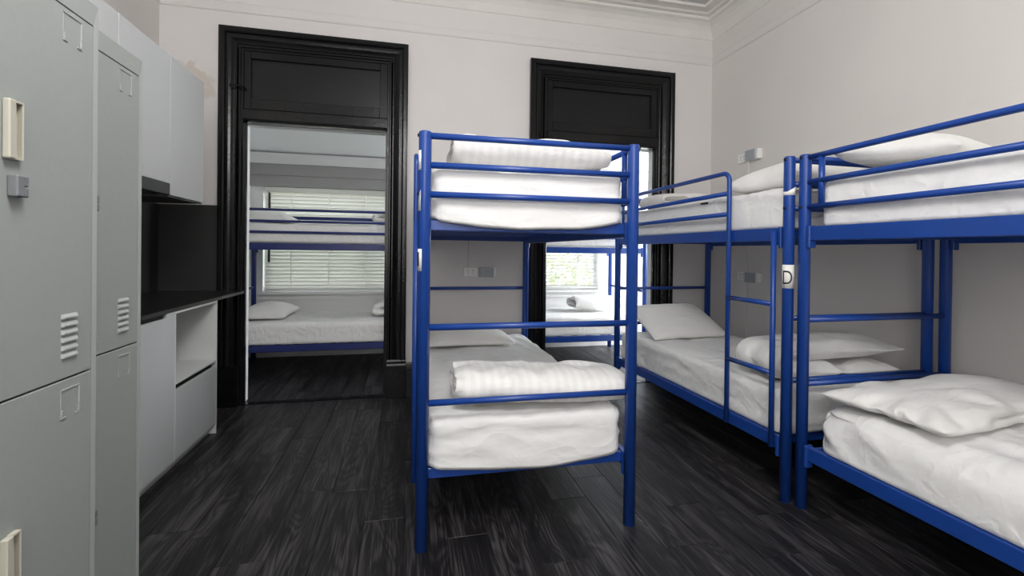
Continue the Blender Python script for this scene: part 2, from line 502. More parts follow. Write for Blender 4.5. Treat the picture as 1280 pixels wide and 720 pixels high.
def door(n, dx, label):
    root = struct(link('door_%d' % n, None, None, (dx, 0, 0)), label)
    xl, xr, zt, zb = -1.271, -0.156, 2.785, 0.315
    arch_strip(ARCH, [(xl, zb), (xl, zt)], [(-1, 0), (-1, 1)]).obj('architrave', 'black_gloss', root)
    arch_strip(ARCH, [(xr, zb), (xr, zt)], [(1, 0), (1, 1)]).obj('architrave', 'black_gloss', root)
    arch_strip(ARCH, [(xl, zt), (xr, zt)], [(-1, 1), (1, 1)]).obj('architrave', 'black_gloss', root)
    for a, c in ((xl - 0.155, xl + 0.002), (xr - 0.002, xr + 0.155)):
        p = MB().box(a, c, YB - 0.05, YB - 0.001, 0, 0.27, bev=0.003)
        p.prism([(YB - 0.001, 0.27), (YB - 0.05, 0.27), (YB - 0.046, 0.285), (YB - 0.03, 0.30), (YB - 0.026, 0.3149), (YB - 0.001, 0.3149)], 'x', a + 0.002, c - 0.002)
        p.obj('plinth_block', 'black_gloss', root)
    # jambs: black board, then the stop
    for s, x in ((1, -1.30), (-1, -0.125)):
        box('jamb', 'black_gloss', root, x, x + s * 0.047, YB - 0.012, YB + 0.075, 0, 2.785, bev=0.002)
        box('door_stop', 'black_gloss', root, x + s * 0.047, x + s * 0.06, YB + 0.02, YB + 0.05, 0, 2.21)
        box('reveal', 'veranda_paint', root, x, x + s * 0.045, YB + 0.0755, YV + 0.004, 0, 2.21)
    box('head_jamb', 'black_gloss', root, -1.253, -0.172, YB - 0.012, YB + 0.075, 2.77, 2.785)
    box('reveal', 'veranda_paint', root, -1.2999, -0.1251, YB + 0.0755, YV + 0.004, 2.2105, 2.82)
    # transom sash
    y0, y1 = YB - 0.004, YB + 0.036
    box('transom_stile', 'black_gloss', root, -1.2525, -1.205, y0, y1, 2.3155, 2.7695, bev=0.002)
    box('transom_stile', 'black_gloss', root, -0.2325, -0.1725, y0, y1, 2.3155, 2.7695, bev=0.002)
    box('transom_rail', 'black_gloss', root, -1.2045, -0.233, y0, y1, 2.3155, 2.40, bev=0.002)
    box('transom_rail', 'black_gloss', root, -1.2045, -0.233, y0, y1, 2.712, 2.7695, bev=0.002)
    box('transom_panel', 'black_panel', root, -1.2045, -0.233, y0 + 0.022, y1 - 0.004, 2.4005, 2.7115)
    tb = MB().prism([(YB - 0.012, 2.215), (YB - 0.030, 2.222), (YB - 0.034, 2.235), (YB - 0.034, 2.305), (YB - 0.026, 2.315), (YB + 0.075, 2.315), (YB + 0.075, 2.215)], 'x', -1.2525, -0.1725)
    tb.obj('transom_bar', 'black_gloss', root)
    box('threshold', 'black_gloss', root, -1.2525, -0.1725, YB - 0.005, YB + 0.06, 0.0005, 0.006, bev=0.002)
    return root


d1 = door(1, 0.0, 'black glossy moulded door frame with solid transom panel, wide open, beside the kitchen')
d2 = door(2, DX, 'black moulded door frame with solid transom panel behind the freestanding bunk')
h = MB().tube([(-1.335, YB - 0.05, 2.483), (-1.30, YB - 0.062, 2.478), (-1.262, YB - 0.058, 2.474), (-1.243, YB - 0.03, 2.474), (-1.24, YB - 0.004, 2.466)], 0.006, 8)
h.obj('stay_hook', 'black_gloss', d1)

# ------------------------------------------------------------------ veranda behind the doors
wf = MB()
WINS = [(-1.585, 0.62), (0.92, 2.46), (3.10, 4.2)]
xs = [-1.75] + [q for w in WINS for q in w] + [4.55]
for i in range(0, len(xs), 2):
    wf.box(xs[i], xs[i + 1], YF, YF + 0.12, 0, 2.9)
for a, c in WINS:
    wf.box(a, c, YF, YF + 0.12, 0, 0.735); wf.box(a, c, YF, YF + 0.12, 1.93, 2.9)
struct(wf.obj('wall_veranda', 'veranda_paint'))
struct(box('wall_veranda_left', 'veranda_paint', None, -1.87, -1.72, YV, YF, 0, 2.9))
struct(box('wall_veranda_right', 'veranda_paint', None, 4.55, 4.67, YV, YF, 0, 2.9))
struct(MB().prism([(YV, 2.95), (YF, 2.26), (YF + 0.12, 2.21), (YF + 0.12, 2.31), (YV, 3.05)], 'x', -1.87, 4.67).obj('ceiling', 'veranda_ceiling'))
t = MB().box(-1.72, 4.55, YF - 0.05, YF - 0.001, 2.055, 2.18); struct(t.obj('trim_4', 'veranda_beam'))
t = MB().box(-1.72, 4.55, YF - 0.03, YF - 0.001, 1.93, 2.0545); struct(t.obj('trim_5', 'veranda_beam'))
t = MB().prism([(YF - 0.001, 2.1805), (YF - 0.07, 2.1805), (YF - 0.11, 2.245), (YF - 0.12, 2.29), (YF - 0.001, 2.25)], 'x', -1.72, 4.55); struct(t.obj('trim_6', 'veranda_paint'))
struct(MB().box(-1.72, 4.55, YF - 0.014, YF - 0.001, 0, 0.11).obj('baseboard_veranda', 'veranda_paint'))
struct(MB().box(-1.72, 4.55, YF - 0.02, YF - 0.001, 0.645, 0.67).obj('trim_7', 'veranda_paint'))

for i, (a, c) in enumerate(WINS):
    wr = struct(link('window_%d' % (i + 1), None, None, ((a + c) / 2, YF, 0.735)))
    hw = (c - a) / 2; hh = 1.195
    box('sill', 'veranda_paint', wr, -hw - 0.04, hw + 0.04, -0.045, 0.10, -0.03, -0.0005, bev=0.004)
    f = MB().box(-hw, -hw + 0.045, 0.06, 0.10, 0, hh); f.box(hw - 0.045, hw, 0.06, 0.10, 0, hh)
    f.box(-hw + 0.045, hw - 0.045, 0.06, 0.10, 0, 0.045); f.box(-hw + 0.045, hw - 0.045, 0.06, 0.10, hh - 0.045, hh)
    f.box(-0.02, 0.02, 0.06, 0.10, 0.045, hh - 0.045)
    f.obj('window_frame', 'veranda_paint', wr)
    for p0, p1 in ((-hw + 0.045, -0.02), (0.02, hw - 0.045)):
        box('pane', 'window_glass', wr, p0, p1, 0.078, 0.082, 0.045, hh - 0.045)


def blind(x0, x1, tilt, label, zc0=0.775, zc1=1.875):
    root = thing('venetian_blind', label, 'blind', ((x0 + x1) / 2, YF + 0.012, zc0), 0, 'veranda window blinds')
    hw = (x1 - x0) / 2; wd = 0.025
    n = 26; pitch = (zc1 - zc0) / n
    prof = []
    for k in range(5):
        u = -1 + k / 2; prof.append((u * wd, 0.003 * (1 - u * u)))
    mb = MB(); vs = []
    ct, s_ = math.cos(tilt), math.sin(tilt)
    pts = prof + [(u, v - 0.0016) for u, v in reversed(prof)]
    mb.prism([(u * ct - v * s_, u * s_ + v * ct) for u, v in pts], 'x', -hw, hw)
    me = mb.data('slat', 'blind_white')
    for k in range(n):
        link('slat', me, root, (0, 0, 0.02 + k * pitch))
    box('bottom_rail', 'blind_white', root, -hw, hw, -0.026, 0.026, -0.022, 0.0, bev=0.003)
    box('head_rail', 'blind_white', root, -hw, hw, -0.03, 0.03, zc1 - zc0, zc1 - zc0 + 0.045, bev=0.003)
    m = max(2, round((x1 - x0) / 0.45)); 
    for k in range(m):
        x = -hw + 0.27 + (2 * hw - 0.54) * k / (m - 1)
        q = MB()
        for yy in (-0.028, 0.028):
            q.box(x - 0.0035, x + 0.0035, yy - 0.0008, yy + 0.0008, 0, zc1 - zc0)
        q.obj('ladder_cord', 'white_plastic', root)
    return root


bl1 = blind(-1.56, 0.60, R(-70), 'white venetian blind with nearly closed slats behind the left veranda bunk')
bl2 = blind(0.94, 2.44, R(-30), 'white venetian blind with open slats and bright garden behind, seen under the freestanding bunk')
MB().tube([(-1.03, -0.06, 0.30), (-1.03, -0.06, 1.08)], 0.012, 8).obj('tilt_wand', 'dark_cord', bl1)

# garden outside
struct(box('ground', 'grass', None, -8, 10, YF + 0.12, 14, -0.5, -0.42))


def shrub(x, y, w, hgt, seed, label):
    root = thing('shrub', label, 'shrub', (x, y, -0.42), 0, 'garden shrubs outside')
    MB().tube([(0, 0, 0), (0.03, 0, hgt * 0.5)], 0.05, 8).obj('stem', 'bark', root)
    rs = np.random.RandomState(seed); n = 2600
    d = rs.normal(size=(n, 3)); d /= np.linalg.norm(d, axis=1)[:, None]
    rad = rs.uniform(0.55, 1.0, n)[:, None]
    c = d * rad * np.array([w, w * 0.6, hgt * 0.42]) + np.array([0, 0, hgt * 0.58])
    c += rs.normal(size=(n, 3)) * 0.08
    u = rs.normal(size=(n, 3)); u /= np.linalg.norm(u, axis=1)[:, None]
    v = np.cross(u, d); v /= np.linalg.norm(v, axis=1)[:, None] + 1e-6
    L = 0.11
    P = np.stack([c - u * L, c + v * L * 0.4, c + u * L, c - v * L * 0.4], 1).reshape(-1, 3)
    me = bpy.data.meshes.new('foliage'); me.from_pydata([tuple(p) for p in P], [], [(4 * i, 4 * i + 1, 4 * i + 2, 4 * i + 3) for i in range(n)])
    me.materials.append(MATS['leaf']); link('foliage', me, root)['kind'] = 'stuff'


for i, (x, y, w, hgt) in enumerate([(-2.4, 9.5, 1.2, 3.4), (0.6, 9.0, 1.2, 2.9), (3.6, 9.6, 1.25, 3.2), (6.6, 9.2, 1.2, 3.0)]):
    shrub(x, y, w, hgt, 20 + i, ['garden shrub outside behind the left closed blind', 'garden shrub outside between the two blinds',
                                'green garden shrub showing through the open slats of the right blind', 'garden shrub outside beyond the narrow right veranda window'][i])


# ------------------------------------------------------------------ bunk beds
STD = dict(T=1.715, g=(1.699, 1.579, 1.459), e=(0.912, 0.60), lo=(0.245, 0.312), hi=(1.297, 1.363), pr=0.026, rr=0.0135)
VER = dict(T=1.63, g=(1.592, 1.485, 1.383), e=(0.80, 0.5), lo=(0.262, 0.325), hi=(1.216, 1.282), pr=0.025, rr=0.0125)
_cache = {}


def bunk(label, loc, rz, w, l, Z, guards, blue='blue_enamel', key=None):
    """local axes: x across 0..w, y along 0..l; guards = {'x0': kind, 'x1': kind}"""
    root = thing('bunk_bed', label, 'bed', loc, rz, 'blue steel bunk beds')
    ck = (round(w, 3), round(l, 3), Z['T'], blue)

    def me(name, fn, m=blue):
        k = ck + (name, m)
        if k not in _cache: _cache[k] = fn().data(name.split(':')[0], m)
        return _cache[k]
    T, pr, rr = Z['T'], Z['pr'], Z['rr']

    def post():
        return MB().tube([(0, 0, 0), (0, 0, T - 0.008), (0, 0, T - 0.003)], pr, 24).tube([(0, 0, T - 0.0045), (0, 0, T)], pr * 0.86, 24)
    posts = {}
    for i, x in enumerate((0, w)):
        for j, y in enumerate((0, l)):
            posts[(i, j)] = link('post', me('post', post), root, (x, y, 0))

    def rail():
        return MB().tube([(pr * 0.8, 0, 0), (w - pr * 0.8, 0, 0)], rr, 14)
    for y in (0, l):
        for z in Z['g'] + Z['e']:
            link('end_rail', me('end_rail', rail), root, (0, y, z))
    # bolt heads where rails meet posts
    def bolt():
        return MB().tube([(0, 0, 0), (0, -0.006, 0)], 0.007, 8)
    for i, x in enumerate((0, w)):
        for z in (Z['g'][0], Z['g'][2]):
            for j in (0, 1):
                link('bolt', me('bolt', bolt, 'gap_black'), posts[(i, j)], ((1 if i else -1) * pr * 0.97, 0, z), (0, 0, math.pi / 2 if i else -math.pi / 2))
    for lo, hi in (Z['lo'], Z['hi']):
        def side():
            return MB().box(-0.014, 0.014, pr + 0.004, l - pr - 0.004, 0, hi - lo, bev=0.003)
        for x in (0, w):
            link('side_rail', me('side_rail', side), root, (x, 0, lo))

        def cross():
            return MB().box(0.0145, w - 0.0145, -0.012, 0.012, 0, 0.045, bev=0.003)
        for y in (0.062, l - 0.062):
            link('end_bar', me('end_bar', cross), root, (0, y, hi - 0.0495))

        def brk():
            return MB().box(-0.020, 0.020, -0.009, 0.009, -0.035, hi - lo + 0.004, bev=0.003)
        for x in (0, w):
            for y in (pr + 0.012, l - pr - 0.012):
                link('bracket', me('bracket', brk), root, (x, y, lo))

        def slat():
            return MB().box(0.0145, w - 0.0145, -0.02, 0.02, 0, 0.012)
        ns = 11
        for k in range(ns):
            link('slat', me('slat', slat), root, (0, 0.12 + (l - 0.24) * k / (ns - 1), hi - 0.014))
    for side_, kind in guards.items():
        x = 0 if side_ == 'x0' else w
        sgn = -1 if side_ == 'x0' else 1
        if kind == 'full':
            def gr():
                return MB().tube([(0, pr * 0.8, 0), (0, l - pr * 0.8, 0)], rr, 14)
            for z in Z['g']:
                link('guard_rail', me('guard_rail', gr), root, (x, 0, z))
            for y in (() if Z is VER else (0.09, l - 0.09)):
                link('guard_bar', me('guard_bar', lambda: MB().tube([(0, 0, Z['g'][2] + 0.004), (0, 0, Z['g'][0] - 0.004)], rr, 12)), root, (x, y, 0))
        if kind == 'top':
            link('guard_rail', me('guard_rail:t', lambda: MB().tube([(0, pr * 0.8, 0), (0, l - pr * 0.8, 0)], 0.02, 14)), root, (x, 0, Z['g'][0] - 0.02))
        if kind == 'ladder':
            xo = sgn * 0.030
            z1, z2, z3 = Z['g']

            def hoop():
                pts = [(0, l - pr * 0.8, z1)]
                pts.append((xo * 0.2, l - 0.2, z1))
                r_ = 0.05
                pts.append((xo, 0.395 + r_, z1))
                for k in range(1, 7):
                    a = k / 6 * math.pi / 2
                    pts.append((xo, 0.395 + r_ * (1 - math.sin(a)), z1 - r_ * (1 - math.cos(a))))
                pts.append((xo, 0.395, Z['lo'][0] + 0.01))
                return MB().tube(pts, rr, 14)
            link('guard_hoop', me('guard_hoop' + side_ + ':h', hoop), root)

            def gr2():
                return MB().tube([(0, l - pr * 0.8, 0), (xo * 0.3, l - 0.3, 0), (xo, 0.40, 0)], rr, 14)
            for z in (z2, z3):
                link('guard_rail', me('guard_rail:l' + side_, gr2), root, (0 if side_ == 'x0' else w, 0, z))
            root_h = [c for c in root.children if c.name.startswith('guard_hoop')]
            for c in root_h: c.location.x = x
            link('guard_bar', me('guard_bar:l', lambda: MB().tube([(0, 0, z3 + 0.004), (0, 0, z1 - 0.004)], rr, 12)), root, (x, l - 0.09, 0))
            link('ladder_stile', me('ladder_stile', lambda: MB().tube([(0, 0, Z['lo'][0] + 0.005), (0, 0, Z['hi'][0] + 0.05)], rr, 14)), root, (x + xo, 0.062, 0))
            for z in (0.976, 0.624):
                link('rung', me('rung', lambda: MB().tube([(0, 0.062, 0), (0, 0.395, 0)], rr * 0.95, 14)), root, (x + xo, 0, z))
    return root, posts


AX, AY, AR, AW, AL = 0.0679, 1.9336, R(0.4654), 0.9248, 1.9891
bedA, postsA = bunk('blue tubular steel bunk standing free in the middle of the floor, end towards the camera', (AX, AY, 0), -AR, AW, AL, STD, {'x0': 'ladder', 'x1': 'full'})
R1X, R1Y, R1R, RW, RL = 1.8506, 1.9494, R(-0.8772), 0.9138, 1.8546
bedR1, postsR1 = bunk('blue steel bunk with ladder along the right wall, white D sign on its post', (R1X, R1Y, 0), -R1R, RW, RL, STD, {'x0': 'ladder'})
R2R = R(-0.6932)
R2X, R2Y = 1.8856 - RL * math.sin(R2R), 1.8897 - RL * math.cos(R2R)
bedR2, postsR2 = bunk('blue steel bunk nearest on the right, cut off by the photo edge', (R2X, R2Y, 0), -R2R, RW, RL, STD, {'x0': 'ladder'})
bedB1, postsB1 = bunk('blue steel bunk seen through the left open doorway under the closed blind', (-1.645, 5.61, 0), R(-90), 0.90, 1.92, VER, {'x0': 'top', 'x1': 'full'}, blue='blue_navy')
bedB2, postsB2 = bunk('blue steel bunk seen through the right doorway in the bright veranda', (0.66, 5.61, -0.03), R(-90), 0.90, 1.92, VER, {'x0': 'top', 'x1': 'full'})
bedB2.location.z = 0


# ------------------------------------------------------------------ bedding
def bed_matrix(bed):
    return Matrix.Translation(bed.location) @ Matrix.Rotation(bed.rotation_euler.z, 4, 'Z')


def mattress(bed, x0, x1, y0, y1, z0, z1, seed, label, drop=(0.02, 0.02, 0.02, 0.02), amp=1.0, skew=0.6, cell=0.019, bulge=0.0, group='mattresses in white sheets', rad=0.06, rtop=0.04, folds=0.0):
    """drop: how far the sheet hangs at the middle of sides y0, x1, y1, x0"""
    nx, ny, nz = max(8, int((x1 - x0) / cell)), max(8, int((y1 - y0) / cell)), max(8, int((z1 - z0) / (cell * 0.9)))
    U, fs = grid_box(nx, ny, nz)
    lo, hi = np.array([x0, y0, z0]), np.array([x1, y1, z1])
    P = lo + U * (hi - lo)
    # round the plan corners, then the top edge
    ctr = np.clip(P[:, :2], lo[:2] + rad, hi[:2] - rad)
    d = (P[:, :2] - ctr) / rad
    n = np.linalg.norm(d, axis=1); nn = np.maximum(n, 1e-6); mx = np.max(np.abs(d), axis=1)
    nor = d / nn[:, None]
    P[:, :2] = np.where(n[:, None] > 1e-6, ctr + nor * rad * mx[:, None], P[:, :2])
    e = np.where(n > 1e-6, rad * (1 - mx), rad)
    for zt, rt, sg in ((z1, rtop, 1), (z0, 0.012, -1)):
        ka = np.clip((rt - e) / rt, 0, 1); kb = np.clip((sg * (P[:, 2] - zt) + rt) / rt, 0, 1)
        both = (ka > 0) & (kb > 0)
        f = np.where(both, np.maximum(ka, kb) / np.maximum(np.hypot(ka, kb), 1e-6), 1)
        e2 = rt - ka * f * rt
        P[:, :2] -= np.where(both[:, None], nor * (e2 - e)[:, None], 0)
        P[:, 2] = np.where(both, zt - sg * rt + sg * kb * f * rt, P[:, 2])
    X, Y, Z = P.T
    uz = U[:, 2]
    s = seed * 17
    # side wrinkles
    for ax, at_hi, di in ((1, False, 0), (0, True, 1), (1, True, 2), (0, False, 3)):
        w = np.abs(U[:, ax] - (1 if at_hi else 0)) < 1e-6
        along = (X - x0) if ax == 1 else (Y - y0)
        ln = (x1 - x0) if ax == 1 else (y1 - y0)
        t = along / ln
        sg = 1 if at_hi else -1
        sl = skew * (1 if di in (0, 1) else -1)
        g = ridge(along * 2.2 + 3, (Z - z0) * 17 + along * sl * 6 + 0.6 * vnoise(along * 4, Z * 9, 0, s + 5), 0.3 + di, s + di)
        g = 0.6 * np.sign(g) * np.abs(g) ** 1.5 + 0.42 * ridge(along * 5 + 1, (Z - z0) * 34 - along * sl * 9, 1.7 + di, s + 9 + di)
        edge = np.sin(np.clip(uz, 0, 1) * math.pi) ** 0.5
        corner = 1 + 1.2 * np.exp(-np.minimum(t, 1 - t) * ln / 0.16)
        disp = amp * np.minimum(0.0075 * (g - 0.55) * edge * corner, 0.002) + bulge * edge * (0.4 + 0.6 * np.sin(np.clip(t, 0, 1) * math.pi))
        if folds:
            ph = (0.42 * along - (Z - z0)) * 9 + 0.55 * vnoise(along * 2.2, Z * 5, 0.2, s + 40)
            fd = 0.5 + 0.5 * np.sin(ph * 2 * math.pi * 0.55); fd = fd ** 2.5
            disp = disp * 0.35 + folds * (fd - 0.8) * sstep(0.0, 0.25, 1 - np.abs(2 * uz - 1)) * (0.6 + 0.6 * vnoise(along * 1.7, 0.3, 0.9, s + 41))
        P[:, ax] += np.where(w, sg * disp, 0)
    # the sheet hem hangs lower in the middle of each side
    low = 1 - sstep(0.0, 0.55, uz)
    for ax, at_hi, dr in ((1, False, drop[0]), (0, True, drop[1]), (1, True, drop[2]), (0, False, drop[3])):
        lnA = (x1 - x0) if ax == 1 else (y1 - y0)
        t = ((X - x0) if ax == 1 else (Y - y0)) / lnA
        dist = np.abs((P[:, ax]) - (hi[ax] if at_hi else lo[ax]))
        near = 1 - sstep(0.003, 0.020, dist)
        sag = np.clip(np.sin(np.clip(t, 0, 1) * math.pi), 0, 1) ** 0.8 + 0.35 * vnoise(t * 5, 0.5, 0.5, s + ax + 3)
        P[:, 2] -= low * near * dr * sag
    # soft top
    top = sstep(0.86, 1.0, uz)
    tx, ty = X - x0, Y - y0
    wr = 0.0035 * vnoise(tx * 5, ty * 2.4, 0, s + 21) + 0.0028 * ridge(tx * 9 + ty * 2, ty * 3 - tx * 2, 0, s + 22) + 0.0018 * ridge(tx * 16, ty * 9, 0, s + 23)
    P[:, 2] += top * (wr * amp * 1.5 + 0.012 * np.sin(np.clip(tx / (x1 - x0), 0, 1) * math.pi) * np.sin(np.clip(ty / (y1 - y0), 0, 1) * math.pi) - 0.004)
    o = soft_obj('mattress', P, fs, 'sheet_white')
    o.matrix_world = bed_matrix(bed)
    return tag(o, label, 'mattress', group)


_cushions = {}


def cushion(seed, a2, b2, vol, n=40, crumple=0.05, dents=(), free=False):
    """two sheets sewn together at the rim, blown up to a volume and laid on a plane (small position-based cloth)"""
    key = (seed, a2, b2, vol, n, free)
    if key in _cushions: return _cushions[key]
    rs = np.random.RandomState(seed)
    h = a2 / n; m = max(6, int(round(b2 / h)))
    ii, jj = np.meshgrid(np.arange(n + 1), np.arange(m + 1), indexing='ij')
    T = np.arange((n + 1) * (m + 1)).reshape(n + 1, m + 1)
    B = T.copy(); inner = (ii > 0) & (ii < n) & (jj > 0) & (jj < m)
    B[inner] = T.size + np.arange(inner.sum()); N = T.size + int(inner.sum())
    P = np.zeros((N, 3)); x = (ii / n - 0.5) * a2; y = (jj / m - 0.5) * b2
    for G, sg in ((B, -1), (T, 1)):
        z = 0.05 + sg * 0.02 * np.sin(np.pi * ii / n) * np.sin(np.pi * jj / m)
        P[G.ravel()] = np.stack([x, y, z], -1).reshape(-1, 3)
    P[:, 2] += rs.normal(size=N) * 0.001
    stretch = 1 + crumple * vnoise(P[:, 0] * 9, P[:, 1] * 9, 0.5, seed)
    sets = []

    def pairs(I, J, k):
        L = np.linalg.norm(P[I][:, :2] - P[J][:, :2], axis=1) * 0.5 * (stretch[I] + stretch[J])
        sets.append((I, J, L, k))
    for G in (T, B):
        for par in (0, 1):
            pairs(G[par:-1:2].ravel(), G[par + 1::2][:len(G[par:-1:2])].ravel(), 0.95)
            c = G[:, par:-1:2]; pairs(c.ravel(), G[:, par + 1::2][:, :c.shape[1]].ravel(), 0.95)
            c = G[par:-1:2, :-1]; pairs(c.ravel(), G[par + 1::2, 1:][:c.shape[0]].ravel(), 0.35)
            c = G[par:-1:2, 1:]; pairs(c.ravel(), G[par + 1::2, :-1][:c.shape[0]].ravel(), 0.35)
        for par in range(4):
            if par < 2:
                c = np.concatenate([G[k:k + 1] for k in range(n - 1) if k % 4 // 2 == par])
                d = np.concatenate([G[k + 2:k + 3] for k in range(n - 1) if k % 4 // 2 == par]); pairs(c.ravel(), d.ravel(), 0.22)
            else:
                c = np.concatenate([G[:, k:k + 1] for k in range(m - 1) if k % 4 // 2 == par - 2], 1)
                d = np.concatenate([G[:, k + 2:k + 3] for k in range(m - 1) if k % 4 // 2 == par - 2], 1); pairs(c.ravel(), d.ravel(), 0.22)
    Q = np.concatenate([np.stack([T[:-1, :-1], T[1:, :-1], T[1:, 1:], T[:-1, 1:]], -1).reshape(-1, 4),
                        np.stack([B[:-1, :-1], B[:-1, 1:], B[1:, 1:], B[1:, :-1]], -1).reshape(-1, 4)])
    V = np.zeros_like(P); dt = 1 / 60.0
    for step in range(110):
        nrm = np.cross(P[Q[:, 2]] - P[Q[:, 0]], P[Q[:, 3]] - P[Q[:, 1]]) * 0.5
        v = np.einsum('ij,ij->i', P[Q].mean(1), nrm).sum() / 3
        p = 260.0 * (1 - v / vol)
        F = np.zeros_like(P)
        for k in range(4):
            for c in range(3): F[:, c] += np.bincount(Q[:, k], nrm[:, c] * 0.25, N)
        A = F * p / (h * h * 1.0)
        if not free: A[:, 2] -= 4.0
        V = (V + dt * A * 0.25) * 0.90
        sp = np.linalg.norm(V, axis=1)[:, None]; V *= np.minimum(1, 1.5 / np.maximum(sp, 1e-9))
        O = P.copy(); P = P + V * dt
        for it in range(5):
            for I, J, L, k in sets:
                d = P[J] - P[I]; l = np.sqrt((d * d).sum(1)) + 1e-9
                q = d * (0.5 * k * (l - L) / l)[:, None]
                P[I] += q; P[J] -= q
            if free: P -= P.mean(0)
            else: P[:, 2] = np.maximum(P[:, 2], 0)
            for (dx, dy, dr, dz) in dents:
                w = np.exp(-((P[:, 0] - dx) ** 2 + (P[:, 1] - dy) ** 2) / dr ** 2); top = 0.5 - w
                P[:, 2] = np.where((w > 0.15), np.minimum(P[:, 2], dz + (1 - w) * 0.12), P[:, 2])
        V = (P - O) / dt
        if not free: V[P[:, 2] < 0.002] *= 0.3
    _cushions[key] = (P, [tuple(int(k) for k in q) for q in Q])
    return _cushions[key]


def pillow(bed, pos, rot, size, seed, label, n=40, m='pillow_white', group='white pillows', crumple=0.06, dents=(), curl=0.0):
    """pos is the point of the mattress under the pillow's middle"""
    P, fs = cushion(seed, size[0], size[1], size[2], n, crumple, dents)
    P = P.copy()
    if curl:                                          # one long edge bent upwards
        t = np.clip((P[:, 1] / size[1] + 0.1), 0, 1); P[:, 2] += curl * t ** 1.6
    o = soft_obj('pillow', P, fs, m)
    sd = o.modifiers.new('smooth', 'SUBSURF'); sd.levels = 1; sd.render_levels = 1
    from mathutils import Euler
    o.matrix_world = bed_matrix(bed) @ Matrix.Translation(pos) @ Euler([R(q) for q in rot]).to_matrix().to_4x4()
    return tag(o, label, 'pillow', group)


def duvet(bed, pos, rot, path, thick, width, seed, label, m='duvet_white', crumple=0.07, cell=0.021, group='folded white duvets'):
    """a thick quilt: a filled cushion folded along a path in local x-z, its width along local y"""
    # resample path
    pts = np.array(path, float)
    for _ in range(3):                               # corner cutting smooths the folds
        q = np.concatenate([[pts[0]], np.stack([0.75 * pts[:-1] + 0.25 * pts[1:], 0.25 * pts[:-1] + 0.75 * pts[1:]], 1).reshape(-1, 2), [pts[-1]]])
        pts = q
    sl = np.concatenate([[0], np.cumsum(np.linalg.norm(np.diff(pts, axis=0), axis=1))])
    L = sl[-1]; N = max(30, int(L / 0.016))
    tt = np.linspace(0, L, N)
    C = np.stack([np.interp(tt, sl, pts[:, 0]), np.interp(tt, sl, pts[:, 1])], 1)
    T = np.gradient(C, axis=0); T /= np.linalg.norm(T, axis=1)[:, None]
    Nn = np.stack([-T[:, 1], T[:, 0]], 1)
    Q, fs = cushion(seed, L, width, L * width * thick * 0.80, max(24, int(L / cell)), crumple, (), True)
    zs_ = np.clip(Q[:, 2], -0.62 * thick, 0.62 * thick)
    t = np.clip(Q[:, 0] + L / 2, 0, L)
    cx, cz = np.interp(t, tt, C[:, 0]), np.interp(t, tt, C[:, 1])
    nx_, nz_ = np.interp(t, tt, Nn[:, 0]), np.interp(t, tt, Nn[:, 1])
    P = np.stack([cx + nx_ * zs_, Q[:, 1], np.maximum(cz + nz_ * zs_, 0.001)], 1)
    o = soft_obj('duvet', P, fs, m)
    sd = o.modifiers.new('smooth', 'SUBSURF'); sd.levels = 1; sd.render_levels = 1
    from mathutils import Euler
    o.matrix_world = bed_matrix(bed) @ Matrix.Translation(pos) @ Euler([R(q) for q in rot]).to_matrix().to_4x4()
    return tag(o, label, 'duvet', group)


FY = 0.026
# freestanding bunk
mattress(bedA, 0.019, AW - 0.019, FY, AL - 0.03, 1.364, 1.588, 1, 'white sheeted mattress on the top tier of the freestanding bunk', drop=(0.050, 0.0, 0.0, 0.0), skew=0.25)
mattress(bedA, 0.019, AW - 0.019, FY, AL - 0.03, 0.313, 0.522, 2, 'white sheeted mattress on the bottom tier of the freestanding bunk', drop=(0.038, 0.0, 0.0, 0.0), skew=0.2, amp=1.15)
# folded quilts rolled across the bed: the coil is seen at their left ends
COIL = [(-0.02, 0.052), (-0.10, 0.054), (-0.135, 0.074), (-0.10, 0.094), (0.0, 0.094), (0.11, 0.085), (0.150, 0.058), (0.11, 0.026), (0.0, 0.024), (-0.12, 0.026), (-0.178, 0.040), (-0.198, 0.075), (-0.175, 0.108), (-0.08, 0.124), (0.05, 0.128), (0.15, 0.112)]
duvet(bedA, (0.546, 0.238, 0.541), (3.0, 0, 89.5), COIL, 0.046, 0.85, 3,
      'thick striped white duvet folded across the foot of the lower freestanding bed', m='duvet_white')
duvet(bedA, (0.495, 0.30, 1.597), (0, 0, 90), [(-0.05, 0.060), (-0.14, 0.064), (-0.16, 0.085), (-0.12, 0.11), (0.0, 0.11), (0.13, 0.10), (0.165, 0.07), (0.13, 0.030), (0.0, 0.027), (-0.14, 0.030), (-0.19, 0.05), (-0.21, 0.088), (-0.18, 0.125), (-0.05, 0.143), (0.12, 0.14)], 0.05, 0.77, 4,
      'white duvet folded flat on the top tier of the freestanding bunk')
pillow(bedA, (0.375, 1.60, 0.545), (1, 0, 0), (0.66, 0.46, 0.019), 5, 'white pillow at the far head of the lower freestanding bed')
